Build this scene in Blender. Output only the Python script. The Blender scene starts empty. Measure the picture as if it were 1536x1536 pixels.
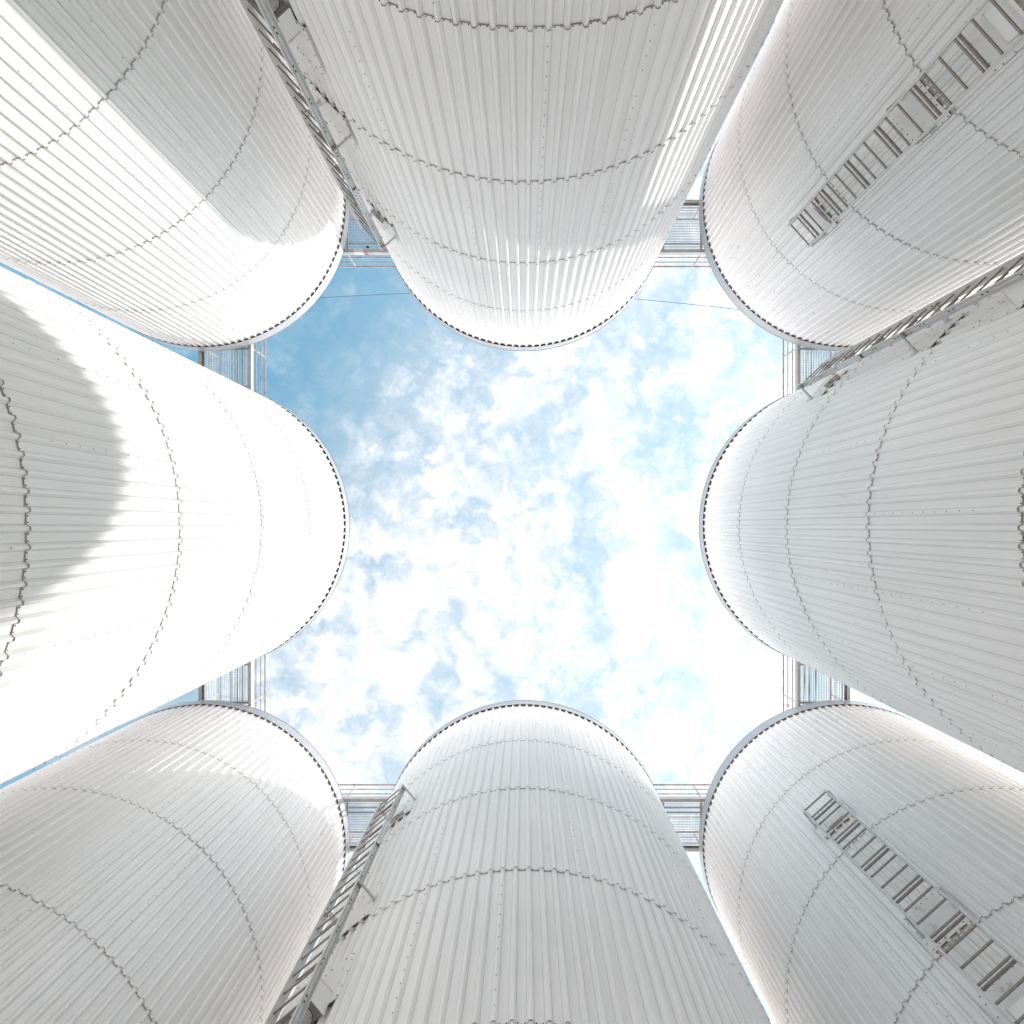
import bpy, math, random
from mathutils import Vector, Matrix
PI = math.pi
C = bpy.context.scene.collection
SC = bpy.context.scene
# ---------------------------------------------------------------- dimensions (metres)
EYE = 1.6                      # camera height above the ground
D = 9.46                       # spacing of the silo grid
R = 4.20                       # radius over the crests of the sheets
HR = 0.050                     # depth of the ribs
N = 132                        # ribs round one silo
Z0 = 16.86 + EYE               # lower edge of the top flashing
ZT = Z0 + 0.345                # upper edge of the top flashing
FPX = 860.0
CLOUD = 4.5

# ---------------------------------------------------------------- materials
def new_mat(name):
    m = bpy.data.materials.new(name); m.use_nodes = True
    nt = m.node_tree; b = nt.nodes['Principled BSDF']
    return m, nt, b
def L(nt, a, b): nt.links.new(a, b)
def noise(nt, scale, detail=4, rough=.55, vec=None, dist=0.0):
    n = nt.nodes.new('ShaderNodeTexNoise'); n.inputs['Scale'].default_value = scale
    n.inputs['Detail'].default_value = detail; n.inputs['Roughness'].default_value = rough
    n.inputs['Distortion'].default_value = dist
    if vec: L(nt, vec, n.inputs['Vector'])
    return n
def mapping(nt, scale, kind='Object', loc=(0, 0, 0)):
    t = nt.nodes.new('ShaderNodeTexCoord'); mp = nt.nodes.new('ShaderNodeMapping')
    mp.inputs['Scale'].default_value = scale; mp.inputs['Location'].default_value = loc
    L(nt, t.outputs[kind], mp.inputs['Vector']); return mp.outputs['Vector']
def ramp(nt, fac, stops):
    r = nt.nodes.new('ShaderNodeValToRGB'); L(nt, fac, r.inputs['Fac'])
    el = r.color_ramp.elements
    while len(el) < len(stops): el.new(.5)
    for e, (p, c) in zip(el, stops):
        e.position = p; e.color = (c[0], c[1], c[2], 1)
    return r.outputs['Color']
def mixc(nt, fac, a, b, mode='MIX'):
    m = nt.nodes.new('ShaderNodeMix'); m.data_type = 'RGBA'; m.blend_type = mode
    for s, v in ((m.inputs['Factor'], fac), (m.inputs['A'], a), (m.inputs['B'], b)):
        if hasattr(v, 'links'): L(nt, v, s)
        elif isinstance(v, (int, float)): s.default_value = v
        else: s.default_value = (v[0], v[1], v[2], 1)
    return m.outputs['Result']
def bump(nt, b, h, strength, dist=.01):
    n = nt.nodes.new('ShaderNodeBump'); n.inputs['Strength'].default_value = strength
    n.inputs['Distance'].default_value = dist
    L(nt, h, n.inputs['Height']); L(nt, n.outputs['Normal'], b.inputs['Normal'])

def cladding_material(name='painted_sheet', shade_tint=1.0):
    m, nt, b = new_mat(name)
    streak = noise(nt, 1.0, 5, .6, mapping(nt, (7, 7, .22)))
    fine = noise(nt, 1.0, 3, .6, mapping(nt, (30, 30, .9)))
    patch = noise(nt, .55, 3, .5, mapping(nt, (1, 1, 1)))
    c = ramp(nt, streak.outputs['Fac'], [(.28, (.845, .828, .806)), (.5, (.895, .880, .870)), (.75, (.905, .892, .884))])
    c2 = ramp(nt, patch.outputs['Fac'], [(.30, (.95, .95, .945)), (.7, (1, 1, 1))])
    c3 = ramp(nt, fine.outputs['Fac'], [(.25, (.94, .935, .92)), (.5, (1, 1, 1))])
    c = mixc(nt, 1.0, c, c2, 'MULTIPLY'); c = mixc(nt, .35, c, c3, 'MULTIPLY')
    # sparse smudges and short run marks left by water
    sm = noise(nt, 1.0, 5, .6, mapping(nt, (4.5, 4.5, 1.3), loc=(5, 9, 2)))
    f = nt.nodes.new('ShaderNodeMapRange'); L(nt, sm.outputs['Fac'], f.inputs['Value'])
    f.inputs['From Min'].default_value = .67; f.inputs['From Max'].default_value = .80; f.inputs['To Max'].default_value = .55
    c = mixc(nt, f.outputs['Result'], c, (.56, .53, .48))
    if shade_tint < 1: c = mixc(nt, 1.0, c, (shade_tint, shade_tint * .985, shade_tint * .96), 'MULTIPLY')
    L(nt, c, b.inputs['Base Color'])
    rr = nt.nodes.new('ShaderNodeMapRange'); L(nt, streak.outputs['Fac'], rr.inputs['Value'])
    rr.inputs['To Min'].default_value = .38; rr.inputs['To Max'].default_value = .55
    L(nt, rr.outputs['Result'], b.inputs['Roughness'])
    b.inputs['Specular IOR Level'].default_value = .3
    w = noise(nt, 1.0, 2, .5, mapping(nt, (3.0, 3.0, .35)))
    bump(nt, b, w.outputs['Fac'], .12, .01)
    return m
def simple(name, col, rough=.5, metal=0.0, var=.12, scale=6.0, stretch=(1, 1, 1)):
    m, nt, b = new_mat(name)
    n = noise(nt, scale, 4, .6, mapping(nt, stretch))
    lo = tuple(v * (1 - var) for v in col); hi = tuple(min(1, v * (1 + var)) for v in col)
    L(nt, ramp(nt, n.outputs['Fac'], [(.3, lo), (.7, hi)]), b.inputs['Base Color'])
    b.inputs['Roughness'].default_value = rough; b.inputs['Metallic'].default_value = metal
    return m
def rusty(name, base, rust, amount, rough=.55, metal=.35, scale=9.0):
    m, nt, b = new_mat(name)
    n = noise(nt, scale, 6, .65, mapping(nt, (1, 1, 1), loc=(3, 1, 2)))
    n2 = noise(nt, scale * 5, 3, .6, mapping(nt, (1, 1, 1)))
    f = nt.nodes.new('ShaderNodeMapRange'); L(nt, n.outputs['Fac'], f.inputs['Value'])
    f.inputs['From Min'].default_value = .62 - amount * .4; f.inputs['From Max'].default_value = .78 - amount * .4
    rc = ramp(nt, n2.outputs['Fac'], [(.3, tuple(v * .65 for v in rust)), (.7, rust)])
    L(nt, mixc(nt, f.outputs['Result'], base, rc), b.inputs['Base Color'])
    b.inputs['Roughness'].default_value = rough; b.inputs['Metallic'].default_value = metal
    return m
M = {
 'sheet': cladding_material(), 'fold': cladding_material('fold_shade_line', .70),  # fold: darker copy of the sheet, painted shade along the rib roots
 'flash': simple('folded_flashing', (.50, .51, .525), .33, .45, .06, 1.5, (1, 1, .2)),
 'gap': simple('dark_gap_shade', (.055, .038, .028), .9, 0, .5, 20),
 'plate': rusty('stained_white_plate', (.80, .785, .765), (.62, .52, .42), .12, .5, 0, 5),
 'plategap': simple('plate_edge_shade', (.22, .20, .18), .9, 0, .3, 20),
 'gapshade_rust': rusty('shaded_rusty_lap_edge', (.12, .095, .08), (.20, .10, .05), .5, .85, 0, 6),
 'bolt': rusty('fastener_head', (.10, .075, .06), (.17, .075, .035), .5, .7, .1, 14),
 'screw': simple('small_screw', (.25, .24, .22), .6, .3, .2, 10),
 'galv': simple('galvanised_steel', (.60, .60, .59), .45, .35, .10, 8),
 'rail': simple('ladder_rail_steel', (.62, .61, .59), .48, .1, .08, 5),
 'rung': rusty('ladder_rung_steel', (.31, .27, .245), (.24, .15, .10), .25, .5, .2, 12),
 'slot': simple('slot_shadow', (.03, .028, .026), .9, 0, .2, 10),
 'railing': rusty('weathered_railing', (.40, .345, .31), (.33, .19, .12), .35, .6, .2, 5),
 'beam': simple('grey_beam_steel', (.42, .41, .39), .5, .3, .12, 4),
 'grate': simple('grating_steel', (.42, .44, .46), .5, .4, .15, 6),
 'conduit': simple('conduit_steel', (.34, .37, .40), .45, .3, .15, 6),
 'rust': rusty('rust_patch', (.42, .40, .38), (.33, .13, .06), .7, .7, .1, 9),
 'wire': simple('wire_steel', (.08, .11, .14), .6, .2, .1, 5),
 'roof': simple('roof_sheet', (.62, .62, .61), .5, .2, .06, 1),
 'box': simple('dull_grey_steel', (.30, .295, .285), .6, .25, .2, 9),
 'concrete': simple('concrete_plinth', (.45, .44, .42), .85, 0, .15, 2),
 'pink': simple('pink_cloth', (.75, .16, .22), .8, 0, .1, 20),
}
def ground_material():
    m, nt, b = new_mat('yard_concrete')
    n = noise(nt, .6, 6, .6, mapping(nt, (1, 1, 1))); n2 = noise(nt, 14, 4, .6, mapping(nt, (1, 1, 1)))
    c = ramp(nt, n.outputs['Fac'], [(.3, (.62, .605, .58)), (.7, (.70, .685, .66))])
    c = mixc(nt, .5, c, ramp(nt, n2.outputs['Fac'], [(.3, (.8, .8, .8)), (.7, (1, 1, 1))]), 'MULTIPLY')
    L(nt, c, b.inputs['Base Color']); b.inputs['Roughness'].default_value = .9
    return m
M['ground'] = ground_material()

# ---------------------------------------------------------------- mesh helper
class MB:
    def __init__(s): s.v = []; s.f = []; s.mi = []; s.mats = []
    def _m(s, mat):
        if mat not in s.mats: s.mats.append(mat)
        return s.mats.index(mat)
    def add(s, vs, fs, mat):
        o = len(s.v); s.v += [tuple(p) for p in vs]; i = s._m(mat)
        for f in fs: s.f.append([o + k for k in f]); s.mi.append(i)
    def box(s, c, size, mat, ax=None):
        c = Vector(c); hx, hy, hz = (q / 2 for q in size)
        X, Y, Z = ax if ax else (Vector((1, 0, 0)), Vector((0, 1, 0)), Vector((0, 0, 1)))
        vs = [c + X * a * hx + Y * b * hy + Z * g * hz for a in (-1, 1) for b in (-1, 1) for g in (-1, 1)]
        s.add(vs, [(0, 1, 3, 2), (4, 6, 7, 5), (0, 4, 5, 1), (2, 3, 7, 6), (0, 2, 6, 4), (1, 5, 7, 3)], mat)
    def cyl(s, a, b, r, mat, n=8, r2=None, caps=True):
        a = Vector(a); b = Vector(b); d = (b - a).normalized(); r2 = r if r2 is None else r2
        u = d.orthogonal().normalized(); w = d.cross(u)
        vs = []
        for k in range(n):
            t = 2 * PI * k / n; q = u * math.cos(t) + w * math.sin(t)
            vs += [a + q * r, b + q * r2]
        fs = [(2 * k, 2 * ((k + 1) % n), 2 * ((k + 1) % n) + 1, 2 * k + 1) for k in range(n)]
        if caps: fs += [tuple(2 * k for k in range(n))[::-1], tuple(2 * k + 1 for k in range(n))]
        s.add(vs, fs, mat)
    def build(s, name, parent=None, smooth=False, loc=(0, 0, 0)):
        me = bpy.data.meshes.new(name); me.from_pydata(s.v, [], s.f)
        for m in s.mats: me.materials.append(m)
        me.polygons.foreach_set('material_index', s.mi)
        if smooth: me.polygons.foreach_set('use_smooth', [True] * len(s.f))
        me.update()
        o = bpy.data.objects.new(name, me); C.objects.link(o)
        o.location = loc
        if parent: o.parent = parent
        return o
def tag(o, label=None, cat=None, group=None, kind=None):
    for k, v in (('label', label), ('category', cat), ('group', group), ('kind', kind)):
        if v: o[k] = v
    return o
def empty(name, loc, rz=0.0):
    o = bpy.data.objects.new(name, None); C.objects.link(o)
    o.location = loc; o.rotation_euler = (0, 0, rz); return o
def children(o): return [c for c in bpy.data.objects if c.parent == o]
def copy_tree(o, parent=None):
    kids = children(o)
    c = o.copy(); C.objects.link(c); c.parent = parent
    for k in kids: copy_tree(k, c)
    return c

# ---------------------------------------------------------------- silo cladding
PITCH = 2 * PI / N
RB = R - HR
# one rib: fraction of the pitch, depth (0 = trough, 1 = crest)
PROF = [(0.00, 0), (.235, 0), (.250, .03), (.270, .03), (.285, 0), (.515, 0), (.540, .08), (.655, .95), (.680, 1), (.815, 1), (.840, .95), (.955, .08), (.980, 0)]
def cladding(seed, rot):
    rnd = random.Random(seed)
    mb = MB(); joints = []
    zs = [Z0 * 0 + q * (Z0 - EYE) + EYE for q in (1.0, .839, .686, .5235, .362, .20, .045)] + [0.12]
    for ci in range(len(zs) - 1):
        ztop, zbot = zs[ci], zs[ci + 1]
        if ci == 0: ztop = Z0 + .16
        else: ztop += .12
        nsheet = 22; jit = []
        for s_ in range(nsheet):
            jit.append((rnd.uniform(-.0025, .0025), rnd.uniform(-.0025, .0025), rnd.uniform(-.008, .008), rnd.uniform(-.0022, .0022)))
        # upper end tucks behind the course above, lower end stands proud
        pts = []
        for k in range(N):
            s_ = (k // 6) % nsheet
            jr0, jr1, jz, tl = jit[s_]
            for fi, (fr, dp) in enumerate(PROF):
                a = rot + (k + fr) * PITCH
                off = tl * ((k % 6) + fr - 3) / 3 + (.0016 if (k % 6 == 0 and fr < .5) else 0)
                pts.append((a, RB + HR * dp + off, jr0, jr1, jz))
        n = len(pts)
        vs = []
        def ring(z, dr, lower):
            for (a, r, j0, j1, jz) in pts:
                rr = r + dr + (j1 if lower else j0)
                vs.append((rr * math.cos(a), rr * math.sin(a), z + (jz if lower else 0)))
        lip = (.0045, .0055, .0065, .008, .008, .008, .008)[ci]
        ring(ztop, -.003, False); ring(zbot + .45, 0, True); ring(zbot, lip, True)
        fs = []
        for q in range(2):
            for i in range(n):
                j = (i + 1) % n
                fs.append((q * n + i, q * n + j, (q + 1) * n + j, (q + 1) * n + i))
        np_ = len(PROF); plain = []; fold_shade = []
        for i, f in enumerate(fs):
            (fold_shade if (i % n) % np_ in (5, 11) else plain).append(f)  # rib-root faces take the painted shade colour
        o_ = len(mb.v); mb.add(vs, plain, M['sheet'])
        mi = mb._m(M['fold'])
        for f in fold_shade: mb.f.append([o_ + q for q in f]); mb.mi.append(mi)
        if ci < len(zs) - 2:
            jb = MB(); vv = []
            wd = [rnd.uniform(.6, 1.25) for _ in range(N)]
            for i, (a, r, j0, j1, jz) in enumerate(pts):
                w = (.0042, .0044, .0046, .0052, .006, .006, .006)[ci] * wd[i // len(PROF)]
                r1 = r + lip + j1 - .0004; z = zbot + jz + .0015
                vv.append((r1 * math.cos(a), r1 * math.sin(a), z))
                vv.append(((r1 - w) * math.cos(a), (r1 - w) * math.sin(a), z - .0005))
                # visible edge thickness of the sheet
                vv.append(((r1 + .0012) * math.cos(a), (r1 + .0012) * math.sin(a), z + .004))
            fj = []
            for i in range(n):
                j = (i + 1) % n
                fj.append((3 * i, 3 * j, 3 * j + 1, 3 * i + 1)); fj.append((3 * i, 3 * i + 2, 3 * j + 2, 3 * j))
            jb.add(vv, fj, M['gapshade_rust'])  # lap gap shade and rust painted into the strip colour
            for k in range(N):
                _, j1, jz, tl = jit[(k // 6) % nsheet]
                for fr in (.06, .43):
                    if rnd.random() < .03: continue
                    a = rot + (k + fr + rnd.uniform(-.012, .012)) * PITCH; z = zbot + .017 + jz + rnd.uniform(-.004, .004)
                    er = Vector((math.cos(a), math.sin(a), 0)); p = er * (RB + lip * .9 + j1 + tl * .8 - .001) + Vector((0, 0, z))
                    jb.cyl(p, p + er * .003, .0088, M['bolt'], 7)
                    jb.cyl(p + er * .003, p + er * .008, .0062, M['bolt'], 6)
            joints.append(jb)
        # screws along some of the side laps, and scattered fixings
        for s_ in range(nsheet):
            if rnd.random() < .55:
                a = rot + (s_ * 6 + .76) * PITCH
                z = zbot + .2
                while z < ztop - .2:
                    if rnd.random() < .85:
                        er = Vector((math.cos(a), math.sin(a), 0)); p = er * (R - .002) + Vector((0, 0, z))
                        mb.cyl(p, p + er * .007, .0075, M['screw'], 6)
                    z += .21
        if ci == 0:
            for k in range(0, N, 5):
                for hz in (.62, 1.35):
                    a = rot + (k + rnd.choice((0, 1, 2)) + .12 + rnd.uniform(0, .2)) * PITCH
                    er = Vector((math.cos(a), math.sin(a), 0)); p = er * (RB - .001) + Vector((0, 0, Z0 - hz - rnd.uniform(0, .2)))
                    mb.cyl(p, p + er * .011, .012, M['screw'], 7)
    return mb, joints

def ring_strip(mb, r0, z0, r1, z1, mat, n=264):
    vs = []
    for k in range(n):
        a = 2 * PI * k / n
        vs += [(r0 * math.cos(a), r0 * math.sin(a), z0), (r1 * math.cos(a), r1 * math.sin(a), z1)]
    fs = [(2 * k, 2 * ((k + 1) % n), 2 * ((k + 1) % n) + 1, 2 * k + 1) for k in range(n)]
    mb.add(vs, fs, mat)

SILOS = {   # name: (x, y, where it stands, ladder normal or None)
 'TL': (-D, -D, 'sunlit silo in the upper left corner with a grey shadow on its upper right half', None),
 'T':  (0, -D, 'top centre silo with bright sunlit ribs on its right flank', (-.732, .681)),
 'TR': (D, -D, 'shaded white silo in the upper right corner, seen behind a face-on cable ladder', (-.743, .669)),
 'L':  (-D, 0, 'brightest sunlit silo, middle of the left side, with a rounded grey shadow', None),
 'R':  (D, 0, 'shaded silo at the middle of the right side, ladder on its upper flank', (-.69, -.72)),
 'BL': (-D, D, 'shaded silo in the lower left corner with only its upper right rim sunlit', None),
 'B':  (0, D, 'shaded silo at the bottom centre with a cable ladder along its left flank', (-.637, -.77)),
 'BR': (D, D, 'shaded white silo in the lower right corner, behind a face-on cable ladder', (-.669, -.743)),
}
rings_done = []
def curved_plate(mb, a0, a1, z0, z1, r, mat, n=10, thick=.006):
    vs = []
    for k in range(n + 1):
        a = a0 + (a1 - a0) * k / n
        for rr, z in ((r, z0), (r, z1), (r + thick, z1), (r + thick, z0)):
            vs.append((rr * math.cos(a), rr * math.sin(a), z))
    fs = []
    for k in range(n):
        for q in range(4):
            fs.append((4 * k + q, 4 * k + (q + 1) % 4, 4 * k + 4 + (q + 1) % 4, 4 * k + 4 + q))
    fs += [(0, 1, 2, 3), (4 * n + 3, 4 * n + 2, 4 * n + 1, 4 * n)]
    mb.add(vs, fs, mat)

def make_silo(key, idx):
    x, y, label, ln = SILOS[key]
    root = tag(empty('silo', (x, y, 0)), label, 'silo', 'ring of eight silos')
    rot = (0.13 * idx + .01) % PITCH
    # a rib crest should face the middle of the ring
    mb, joints = cladding(100 + idx, rot)
    mb.build('cladding', root)
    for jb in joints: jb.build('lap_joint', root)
    # top flashing: folded metal band with a lip, in segments
    fb = MB()
    rf = R + .012
    ring_strip(fb, rf, Z0, rf, ZT, M['flash']); ring_strip(fb, rf - .004, Z0 + .001, rf, Z0, M['flash'])
    ring_strip(fb, rf, ZT, rf + .012, ZT + .004, M['flash']); ring_strip(fb, rf + .012, ZT + .004, rf - .05, ZT + .02, M['flash'])
    for k in range(13):
        a = 2 * PI * (k + .37 * idx) / 13; er = Vector((math.cos(a), math.sin(a), 0)); et = Vector((-er.y, er.x, 0))
        fb.box(er * (rf + .0015) + Vector((0, 0, (Z0 + ZT) / 2)), (.05, .003, ZT - Z0), M['flash'], (et, er, Vector((0, 0, 1))))
    fb.build('top_flashing', root)
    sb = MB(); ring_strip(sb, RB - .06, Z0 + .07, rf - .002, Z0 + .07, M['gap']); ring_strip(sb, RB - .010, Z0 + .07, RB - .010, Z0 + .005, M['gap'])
    sb.build('rim_gap_shade', root)  # gap darkness painted as a dark soffit behind the flashing
    rb = MB(); ring_strip(rb, rf - .05, ZT + .02, 2.2, ZT + .11, M['roof'], 96); ring_strip(rb, 2.2, ZT + .11, .35, ZT + .19, M['roof'], 96)
    rb.cyl((0, 0, ZT + .1), (0, 0, ZT + .55), .36, M['roof'], 24); rb.cyl((0, 0, ZT + .55), (0, 0, ZT + .75), .5, M['roof'], 24, r2=.1)
    ro = rb.build('roof', root)
    pb = MB(); pb.cyl((0, 0, -.05), (0, 0, .16), R + .12, M['concrete'], 96); pb.build('plinth', root)
    if ln:
        phi = math.atan2(ln[1], ln[0]); er = Vector((math.cos(phi), math.sin(phi), 0)); et = Vector((-er.y, er.x, 0)); ez = Vector((0, 0, 1))
        rnd = random.Random(idx)
        rp = R + .004
        for zc, half in ((12.40, .40), (9.20, .44), (7.60, .46)):
            w = MB(); z = zc + EYE; hw = .40 / R
            curved_plate(w, phi - hw, phi + hw, z - half * .72, z + half, rp, M['plate'], 12)
            # dark shade strip in the open ribs below the plate edge
            for q in range(-3, 4):
                a = phi + q * hw / 3.2; e2 = Vector((math.cos(a), math.sin(a), 0))
                for zz in (z - half * .72 + .04, z + half - .04):
                    if rnd.random() < .8:
                        p = e2 * (rp + .006) + Vector((0, 0, zz)); w.cyl(p, p + e2 * .008, .010, M['bolt'], 7)
            for sgn in (-1, 1):
                a = phi + sgn * hw * .97; e2 = Vector((math.cos(a), math.sin(a), 0))
                for zz in (-.15, .1, .3):
                    p = e2 * (rp + .006) + Vector((0, 0, z + zz)); w.cyl(p, p + e2 * .008, .010, M['bolt'], 7)
                # sealing mastic flange: bent strip beside the plate
                w.box(e2 * (rp + .006) + Vector((0, 0, z + .06)), (.035, .008, half * 1.5), M['sheet'], (Vector((-e2.y, e2.x, 0)), e2, ez))
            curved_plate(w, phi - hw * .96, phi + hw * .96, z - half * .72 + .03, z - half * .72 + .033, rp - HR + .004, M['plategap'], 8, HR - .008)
            w.build('wall_plate', root)
        # hooded boxes with a round cover underneath
        for zc, wd, dep, ht in ((12.16, .38, .09, .24), (7.10, .50, .30, .34)):
            b = MB(); c = er * (R + dep / 2) + ez * (zc + EYE + ht / 2)
            t = .006
            b.box(c + er * dep / 2, (wd, t, ht), M['sheet'], (et, er, ez))
            for sgn in (-1, 1): b.box(c + et * sgn * (wd / 2 - t / 2) - er * t / 2, (t, dep, ht - .002), M['sheet'], (et, er, ez))
            b.box(c + ez * (ht / 2 + .004), (wd + .02, dep + .02, .006), M['sheet'], (et, er, ez))
            b.box(c - ez * (ht / 2 - .03), (wd - 2 * t - .002, dep - .004, .004), M['box' if dep > .2 else 'galv'], (et, er, ez))
            o = b.build('wall_box', root)
            k = MB(); p = c - ez * (ht / 2 - .022)
            rr = min(dep * .46, .16)
            k.cyl(p - ez * .0, p + ez * .007, rr, M['galv'], 28); k.cyl(p + ez * .0012, p + ez * .006, rr + .006, M['slot'], 28)
            for q in range(6):
                an = q * PI / 3 + .3; pp = p + (et * math.cos(an) + er * math.sin(an)) * (rr * .86)
                k.cyl(pp - ez * .008, pp + ez * .002, .007, M['bolt'], 6)
            k.build('round_cover', o)
    return root
silo_roots = {}
for i, key in enumerate(SILOS): silo_roots[key] = make_silo(key, i)

# ---------------------------------------------------------------- cable ladders
LT = 12.62 + EYE; LR = 4.55; LW = .615
EX, EY, EZ = Vector((1, 0, 0)), Vector((0, 1, 0)), Vector((0, 0, 1))
def make_ladder(bottom=.25):
    # local frame: x = across, y = outward from the silo wall, origin at the silo axis foot
    root = empty('cable_ladder', (0, 0, 0))
    for s_ in (-1, 1):
        r = MB(); x = s_ * LW / 2
        zc = (LT + .03 + bottom) / 2; hh = LT + .03 - bottom
        r.box((x, LR, zc), (.004, .12, hh), M['rail'])
        for dy, w in ((-.058, .030), (.058, .030), (-.022, .010), (.022, .010)):
            r.box((x + s_ * (w / 2 + .002), LR + dy, zc), (w, .004, hh - .004), M['rail'])
        for dy in (-.058, .058):
            r.box((x + s_ * .032, LR + dy - math.copysign(.006, dy), zc), (.004, .014, hh - .008), M['rail'])
        z = LT - .2
        while z > 5:
            for q in (0, .085):
                r.box((x + s_ * .0025, LR, z - q), (.005, .016, .035), M['slot'])
            z -= .60
        r.build('side_rail', root)
        # perforated splice plates
        for z0 in (10.35, 4.35):
            p = MB(); xx = x + s_ * .036
            p.box((xx, LR, z0 + EYE + .40), (.005, .105, .80), M['galv'])
            for q in range(8):
                for dy in (-.028, .028):
                    c = Vector((xx + s_ * .0025, LR + dy, z0 + EYE + .05 + q * .10)); p.cyl(c, c + EX * s_ * .004, .009, M['slot'], 8)
            p.build('splice_plate', root)
        for z0 in (12.58, 9.22, 5.86):
            a = MB(); zz = z0 + EYE
            y1 = math.sqrt((R + .012) ** 2 - (LW / 2) ** 2)
            xi = x + s_ * .040
            a.box((xi, (LR + .05 + y1) / 2, zz), (.006, LR + .05 - y1, .085), M['galv'])
            a.box((xi + s_ * .018, (LR + .05 + y1) / 2, zz - .04), (.030, LR + .046 - y1, .005), M['galv'])
            a.box((xi + s_ * .018, y1 + .004, zz), (.07, .006, .14), M['galv'])
            for q in (-.03, .02):
                a.cyl((xi + s_ * .003, LR + q, zz), (xi + s_ * .012, LR + q, zz), .012, M['slot'], 8)
                a.cyl((xi - s_ * .034, LR + q, zz - .05), (xi - s_ * .052, LR + q, zz - .05), .013, M['bolt'], 7)
                a.cyl((xi - s_ * .034, LR + q, zz - .16), (xi - s_ * .052, LR + q, zz - .16), .013, M['bolt'], 7)
            a.build('wall_arm', root)
    z = LT; k = 0; proto = None; proto2 = None
    while z > bottom + .05:
        if proto is None:
            r = MB(); r.box((0, LR + .018, 0), (LW - .005, .022, .028), M['rung'])
            proto = r.build('rung', root, loc=(0, 0, z))
        else:
            o = proto.copy(); C.objects.link(o); o.parent = root; o.location = (0, 0, z)
        if k % 3 == 1:
            if proto2 is None:
                r = MB(); r.box((0, LR - .07, 0), (LW + .01, .034, .030), M['rung'])
                proto2 = r.build('crossbar', root, loc=(0, 0, z))
            else:
                o = proto2.copy(); C.objects.link(o); o.parent = root; o.location = (0, 0, z)
        z -= .3005; k += 1
    return root
LL = {
 'T': 'steep cable ladder on the left flank of the top centre silo',
 'TR': 'wide open cable ladder seen face-on on the upper right corner silo',
 'R': 'slanting cable ladder on the upper flank of the silo at the right side',
 'B': 'slanting cable ladder on the left flank of the bottom centre silo',
 'BR': 'wide open cable ladder seen face-on on the lower right corner silo',
}
lad = make_ladder()
for i, (key, lab) in enumerate(LL.items()):
    o = lad if i == 0 else copy_tree(lad)
    x, y, _, ln = SILOS[key]; phi = math.atan2(ln[1], ln[0])
    o.location = (x, y, 0); o.rotation_euler = (0, 0, phi - PI / 2)
    if key == 'T':      # this one leans slightly along the wall
        lean = Matrix.Translation((0, 0, LT)) @ Matrix.Rotation(math.radians(-1.35), 4, 'Y') @ Matrix.Translation((0, 0, -LT))
        o.matrix_world = Matrix.Translation(Vector((x, y, 0))) @ Matrix.Rotation(phi - PI / 2, 4, 'Z') @ lean
    tag(o, lab, 'cable ladder', 'cable ladders on the silo walls')

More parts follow.
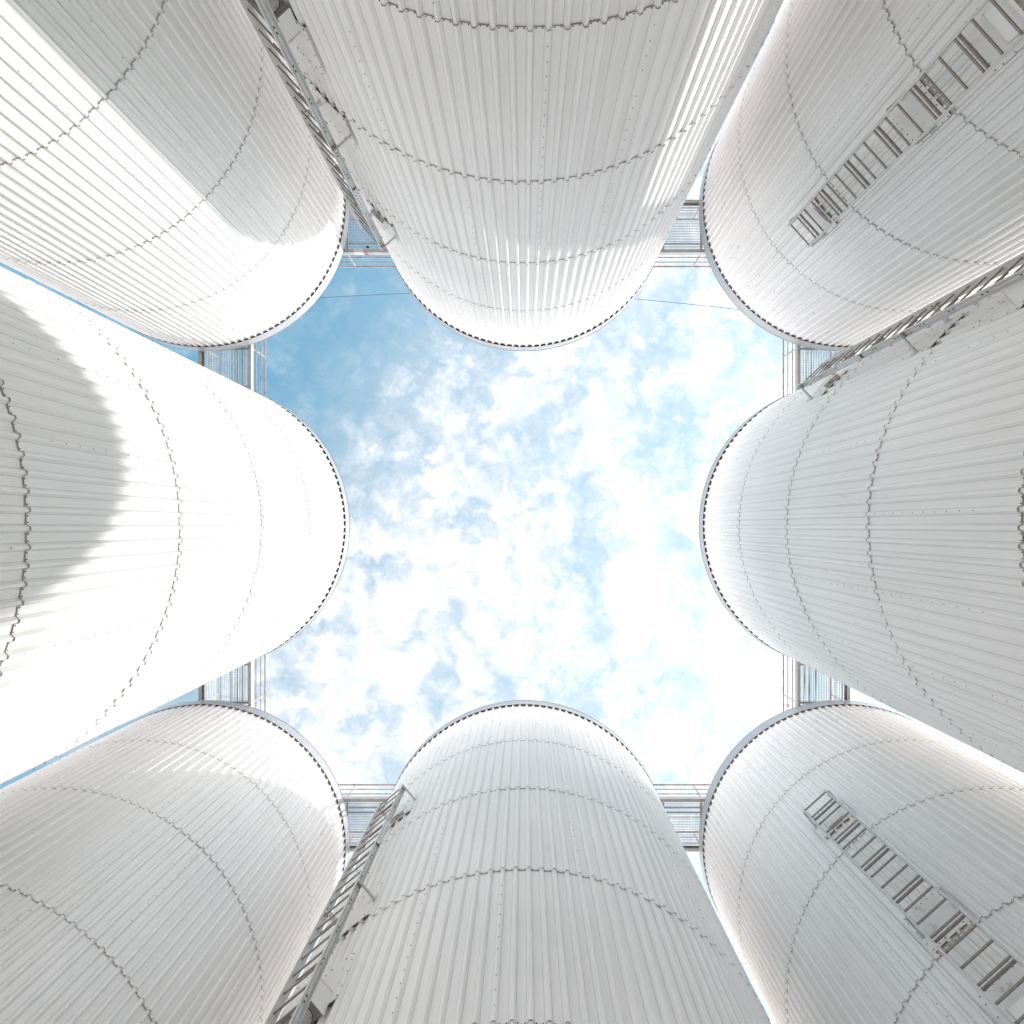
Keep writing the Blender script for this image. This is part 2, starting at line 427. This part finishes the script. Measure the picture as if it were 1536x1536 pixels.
# ---------------------------------------------------------------- roof walkways
ZB = 17.25 + EYE
def make_walkway(flip, nconduit, tilt=0.0, splice=False, ribbon=False):
    # local: x along the bridge measured from the grid centre line, y = distance outward from the ring centre
    root = empty('walkway', (0, 0, 0))
    x0, x1 = 3.45, 6.15; xc = (x0 + x1) / 2; ln = x1 - x0
    for yy, out in ((8.225, 1), (9.805, -1)):
        b = MB()
        b.box((xc, yy, ZB + .08), (ln, .007, .16), M['beam'])
        b.box((xc, yy + out * .048, ZB + .0035), (ln, .088, .007), M['beam'])
        b.box((xc, yy + out * .048, ZB + .1565), (ln, .088, .007), M['beam'])
        b.build('side_beam', root)
    g = MB(); gy0, gy1 = 8.235, 9.795; zg = ZB + .18
    y = gy0 + .012
    while y < gy1: g.box((xc, y, zg), (ln - .02, .005, .030), M['grate']); y += .0495
    x = x0 + .02
    while x < x1: g.box((x, (gy0 + gy1) / 2, zg + .009), (.006, gy1 - gy0 - .004, .010), M['grate']); x += .05
    for x in (4.2, 5.35): g.box((x, (gy0 + gy1) / 2, ZB + .10), (.05, gy1 - gy0 - .01, .05), M['beam'])
    g.build('grating', root)
    for yy, hs in ((8.26, (18.28, 17.97, 17.655)), (9.755, (18.26, 17.94, 17.58))):
        for q, h in enumerate(hs):
            r = MB(); r.cyl((x0, yy, h + EYE), (x1, yy, h + EYE), .026 if q == 0 else .016, M['railing'], 8)
            r.build('top_rail' if q == 0 else 'mid_rail', root)
        for px in (5.37, 4.05):
            p = MB(); p.box((px, yy + .0, (ZB + .02 + hs[0] + EYE) / 2), (.028, .028, hs[0] + EYE - ZB - .02), M['railing'])
            p.box((px, yy, ZB + .05), (.09, .05, .06), M['rust']); p.build('post', root)
    for k in range(nconduit):
        yy = (8.58, 8.73, 8.90)[k]
        c = MB(); c.cyl((x0, yy, ZB + .215), (x1, yy + tilt * (1 - .2 * k), ZB + .215), .016, M['conduit'], 8); c.build('conduit', root)
    if splice:
        s = MB(); s.box((4.98, 8.218, ZB + .065), (.30, .008, .17), M['galv']); s.box((4.78, 8.2165, ZB + .065), (.12, .009, .172), M['rust'])
        s.box((4.98, 8.27, ZB - .006), (.30, .10, .009), M['galv']); s.build('splice_plate', root)
        s = MB(); s.box((4.72, 8.40, ZB + .05), (.07, .035, .05), M['slot']); s.cyl((4.72, 8.40, ZB - .04), (4.72, 8.40, ZB + .03), .016, M['slot'], 8); s.build('clamp', root)
    if ribbon:
        s = MB(); rn = random.Random(4)
        for k in range(7):
            s.box((5.62 + rn.uniform(-.035, .035), 8.27 + rn.uniform(-.03, .03), 17.97 + EYE + rn.uniform(-.09, .05)), (.05, .012, .07), M['pink'],
                  (Vector((1, rn.uniform(-.5, .5), rn.uniform(-.6, .6))).normalized(), Vector((rn.uniform(-.5, .5), 1, 0)).normalized(), EZ))
        s.build('ribbon', root)
    root.scale = (1, 1, 1)
    return root
# each walkway: side angle (direction the bridge looks outward) and mirror along the side
WW = [
 (-90, -1, 1, 0, True, False, 'rusty railed walkway between the sunlit upper left silo and the top centre silo'),
 (-90, 1, 1, 0, False, False, 'grey railed walkway between the top centre silo and the upper right corner silo'),
 (0, -1, 2, .05, False, False, 'railed walkway between the upper right corner silo and the right side silo'),
 (0, 1, 3, -.10, False, True, 'railed walkway with pink ribbon between the right side and lower right corner silos'),
 (90, 1, 3, 0, False, False, 'grey railed walkway between the bottom centre silo and the lower right corner silo'),
 (90, -1, 2, 0, False, False, 'rusty railed walkway between the lower left corner silo and the bottom centre silo'),
 (180, -1, 3, 0, False, False, 'rusty railed walkway between the left side silo and the lower left corner silo'),
 (180, 1, 2, 0, False, False, 'rusty railed walkway between the upper left corner silo and the left side silo'),
]
for ang, side, nc, tl, sp, rb, lab in WW:
    o = make_walkway(False, nc, tl, sp, rb)
    # outward direction u, sideways direction w (image x right, y down)
    a = math.radians(ang); u = Vector((math.cos(a), math.sin(a), 0))
    w = {(-90): Vector((1, 0, 0)), 0: Vector((0, 1, 0)), 90: Vector((1, 0, 0)), 180: Vector((0, 1, 0))}[ang] * side
    if ang == 180: w = Vector((0, 1, 0)) * (1 if 'lower' in lab else -1)
    mat = Matrix(((w.x, u.x, 0, 0), (w.y, u.y, 0, 0), (0, 0, 1, 0), (0, 0, 0, 1)))
    for ch in children(o):
        ch.data.transform(mat)
        if mat.determinant() < 0: ch.data.flip_normals()
    base = mat @ Vector((4.8, 9.0, ZB, 1))
    off = Vector((base.x, base.y, ZB))
    o.location = off
    for ch in children(o): ch.data.transform(Matrix.Translation(-off))
    tag(o, lab, 'walkway', 'walkways between the silo roofs')

# ---------------------------------------------------------------- overhead wires with their masts on the roofs
def mast(key, dx, dy, top):
    m = MB(); m.cyl((dx, dy, ZT + .1), (dx, dy, top), .035, M['galv'], 10, r2=.02); m.box((dx, dy, ZT + .2), (.25, .25, .02), M['galv'])
    m.build('mast', silo_roots[key])
WZ = 23.0 + EYE
mast('TL', .19, .38, WZ); mast('T', 0, 0, WZ); mast('TR', -.19, .86, WZ)
def wire(a, b, sag, lab):
    a = Vector(a); b = Vector(b); m = MB(); n = 14; pts = []
    for k in range(n + 1):
        t = k / n; p = a.lerp(b, t); p.z -= sag * 4 * t * (1 - t); pts.append(p)
    for p, q in zip(pts, pts[1:]): m.cyl(p, q, .011, M['wire'], 6)
    off = pts[0].copy(); m.v = [tuple(Vector(v) - off) for v in m.v]
    tag(m.build('overhead_wire', None, loc=off), lab, 'wire', 'wires over the top row of silos')
wire((-D + .19, -D + .38, WZ), (0, -D, WZ), .12, 'thin dark wire on blue sky, upper left silo to top centre silo')
wire((0, -D, WZ), (D - .19, -D + .86, WZ), .12, 'thin faint wire on white cloud, top centre silo to upper right silo')

# ---------------------------------------------------------------- ground
g = MB(); S = 400
g.add([(-S, -S, 0), (S, -S, 0), (S, S, 0), (-S, S, 0)], [(0, 1, 2, 3)], M['ground'])
tag(g.build('ground'), 'pale concrete yard the silos stand on', 'ground', kind='structure')

# ---------------------------------------------------------------- sun and sky
AZ, EL = math.radians(12.2), math.radians(40.3)
sd = Vector((math.cos(AZ) * math.cos(EL), math.sin(AZ) * math.cos(EL), math.sin(EL)))
sun = bpy.data.lights.new('sun', 'SUN'); sun.energy = 1.15; sun.angle = math.radians(.9); sun.color = (1, .975, .94)
so = bpy.data.objects.new('sun', sun); C.objects.link(so); so.rotation_euler = sd.to_track_quat('Z', 'Y').to_euler(); so.location = (0, 0, 60)
w = bpy.data.worlds.new('World'); SC.world = w; w.use_nodes = True
nt = w.node_tree; bg = nt.nodes['Background']
sky = nt.nodes.new('ShaderNodeTexSky'); sky.sky_type = 'NISHITA'; sky.sun_disc = False
sky.sun_elevation = EL; sky.sun_rotation = math.atan2(sd.x, sd.y); sky.altitude = 50; sky.air_density = 1; sky.dust_density = .6; sky.ozone_density = 1.6
tc = nt.nodes.new('ShaderNodeTexCoord'); sep = nt.nodes.new('ShaderNodeSeparateXYZ'); L(nt, tc.outputs['Generated'], sep.inputs[0])
def math_(op, a, b=None, clamp=False):
    n = nt.nodes.new('ShaderNodeMath'); n.operation = op; n.use_clamp = clamp
    for s, v in zip(n.inputs, (a, b)):
        if v is None: continue
        if hasattr(v, 'links'): L(nt, v, s)
        else: s.default_value = v
    return n.outputs[0]
zc = math_('MAXIMUM', math_('ADD', sep.outputs['Z'], .12), .06)
u = math_('DIVIDE', sep.outputs['X'], zc); v = math_('DIVIDE', sep.outputs['Y'], zc)
cmb = nt.nodes.new('ShaderNodeCombineXYZ'); L(nt, u, cmb.inputs[0]); L(nt, v, cmb.inputs[1]); cmb.inputs[2].default_value = SKYSEED = 3.7
base = cmb.outputs[0]
def mapr(x, a, b, c=0.0, d=1.0, smooth=True):
    n = nt.nodes.new('ShaderNodeMapRange'); n.interpolation_type = 'SMOOTHSTEP' if smooth else 'LINEAR'
    L(nt, x, n.inputs['Value'])
    for s, q in zip(('From Min', 'From Max', 'To Min', 'To Max'), (a, b, c, d)): n.inputs[s].default_value = q
    return n.outputs['Result']
warp = noise(nt, 9.0, 5, .62, base)
wv = nt.nodes.new('ShaderNodeVectorMath'); wv.operation = 'MULTIPLY_ADD'; L(nt, warp.outputs['Color'], wv.inputs[0]); wv.inputs[1].default_value = (.17, .17, .3); L(nt, base, wv.inputs[2])
def voro(scale):
    q = nt.nodes.new('ShaderNodeTexVoronoi'); q.feature = 'SMOOTH_F1'; q.inputs['Scale'].default_value = scale; q.inputs['Smoothness'].default_value = .25
    L(nt, wv.outputs[0], q.inputs['Vector']); return q.outputs['Distance']
n1 = noise(nt, 3.0, 3, .5, base); n2 = noise(nt, 13.5, 9, .57, wv.outputs[0]); n3 = noise(nt, 36, 6, .6, base, .4)
# coverage grows toward the sun side of the sky
grad = mapr(math_('ADD', u, math_('MULTIPLY', v, .65)), -.62, -.14, 0, 1, True)
dens = math_('ADD', math_('MULTIPLY', n2.outputs['Fac'], .95), math_('MULTIPLY', n1.outputs['Fac'], .40))
dens = math_('SUBTRACT', dens, math_('MULTIPLY', voro(15), .42))
dens = math_('SUBTRACT', dens, math_('MULTIPLY', voro(33), .22))
dens = math_('ADD', dens, math_('MULTIPLY', n3.outputs['Fac'], .12))
dens = math_('ADD', dens, math_('MULTIPLY', grad, .58))
cov = math_('POWER', mapr(dens, .05, 1.36, smooth=False), 2.15)
cov = math_('MAXIMUM', cov, math_('ADD', math_('MULTIPLY', cov, .62), math_('MULTIPLY', grad, .26)))
thick = mapr(dens, .65, 1.35, smooth=False)
ccol = ramp(nt, thick, [(0, (.96, .95, .96)), (.4, (1, .935, .915)), (1, (1, .92, .90))])
cs = nt.nodes.new('ShaderNodeVectorMath'); cs.operation = 'SCALE'; L(nt, ccol, cs.inputs[0]); L(nt, mapr(thick, 0, 1, 2.7, CLOUD), cs.inputs['Scale'])
skyt = mixc(nt, 1.0, sky.outputs['Color'], (.62, .96, .76), 'MULTIPLY')
fin = mixc(nt, math_('MULTIPLY', cov, .98), skyt, cs.outputs[0])
# bright haze band low all round, out of view, added to light the walls
low = mapr(sep.outputs['Z'], .20, .46, 1, 0)
fin = mixc(nt, math_('MULTIPLY', low, .9), fin, (13, 11.2, 10.9))
L(nt, fin, bg.inputs['Color']); bg.inputs['Strength'].default_value = .15

# ---------------------------------------------------------------- camera and render settings
cam = bpy.data.cameras.new('camera'); co = bpy.data.objects.new('camera', cam); C.objects.link(co); SC.camera = co
co.location = (0, 0, EYE); co.rotation_euler = (PI, 0, 0)
cam.sensor_width = 36; cam.lens = 36 * FPX / 1536; cam.clip_start = .05; cam.clip_end = 3000
cam.shift_x = -18.4 / 1536; cam.shift_y = 20.5 / 1536
SC.view_settings.view_transform = 'Standard'; SC.view_settings.look = 'None'; SC.view_settings.exposure = 1.5; SC.view_settings.gamma = 1
SC.cycles.max_bounces = 10; SC.cycles.diffuse_bounces = 8; SC.cycles.glossy_bounces = 4
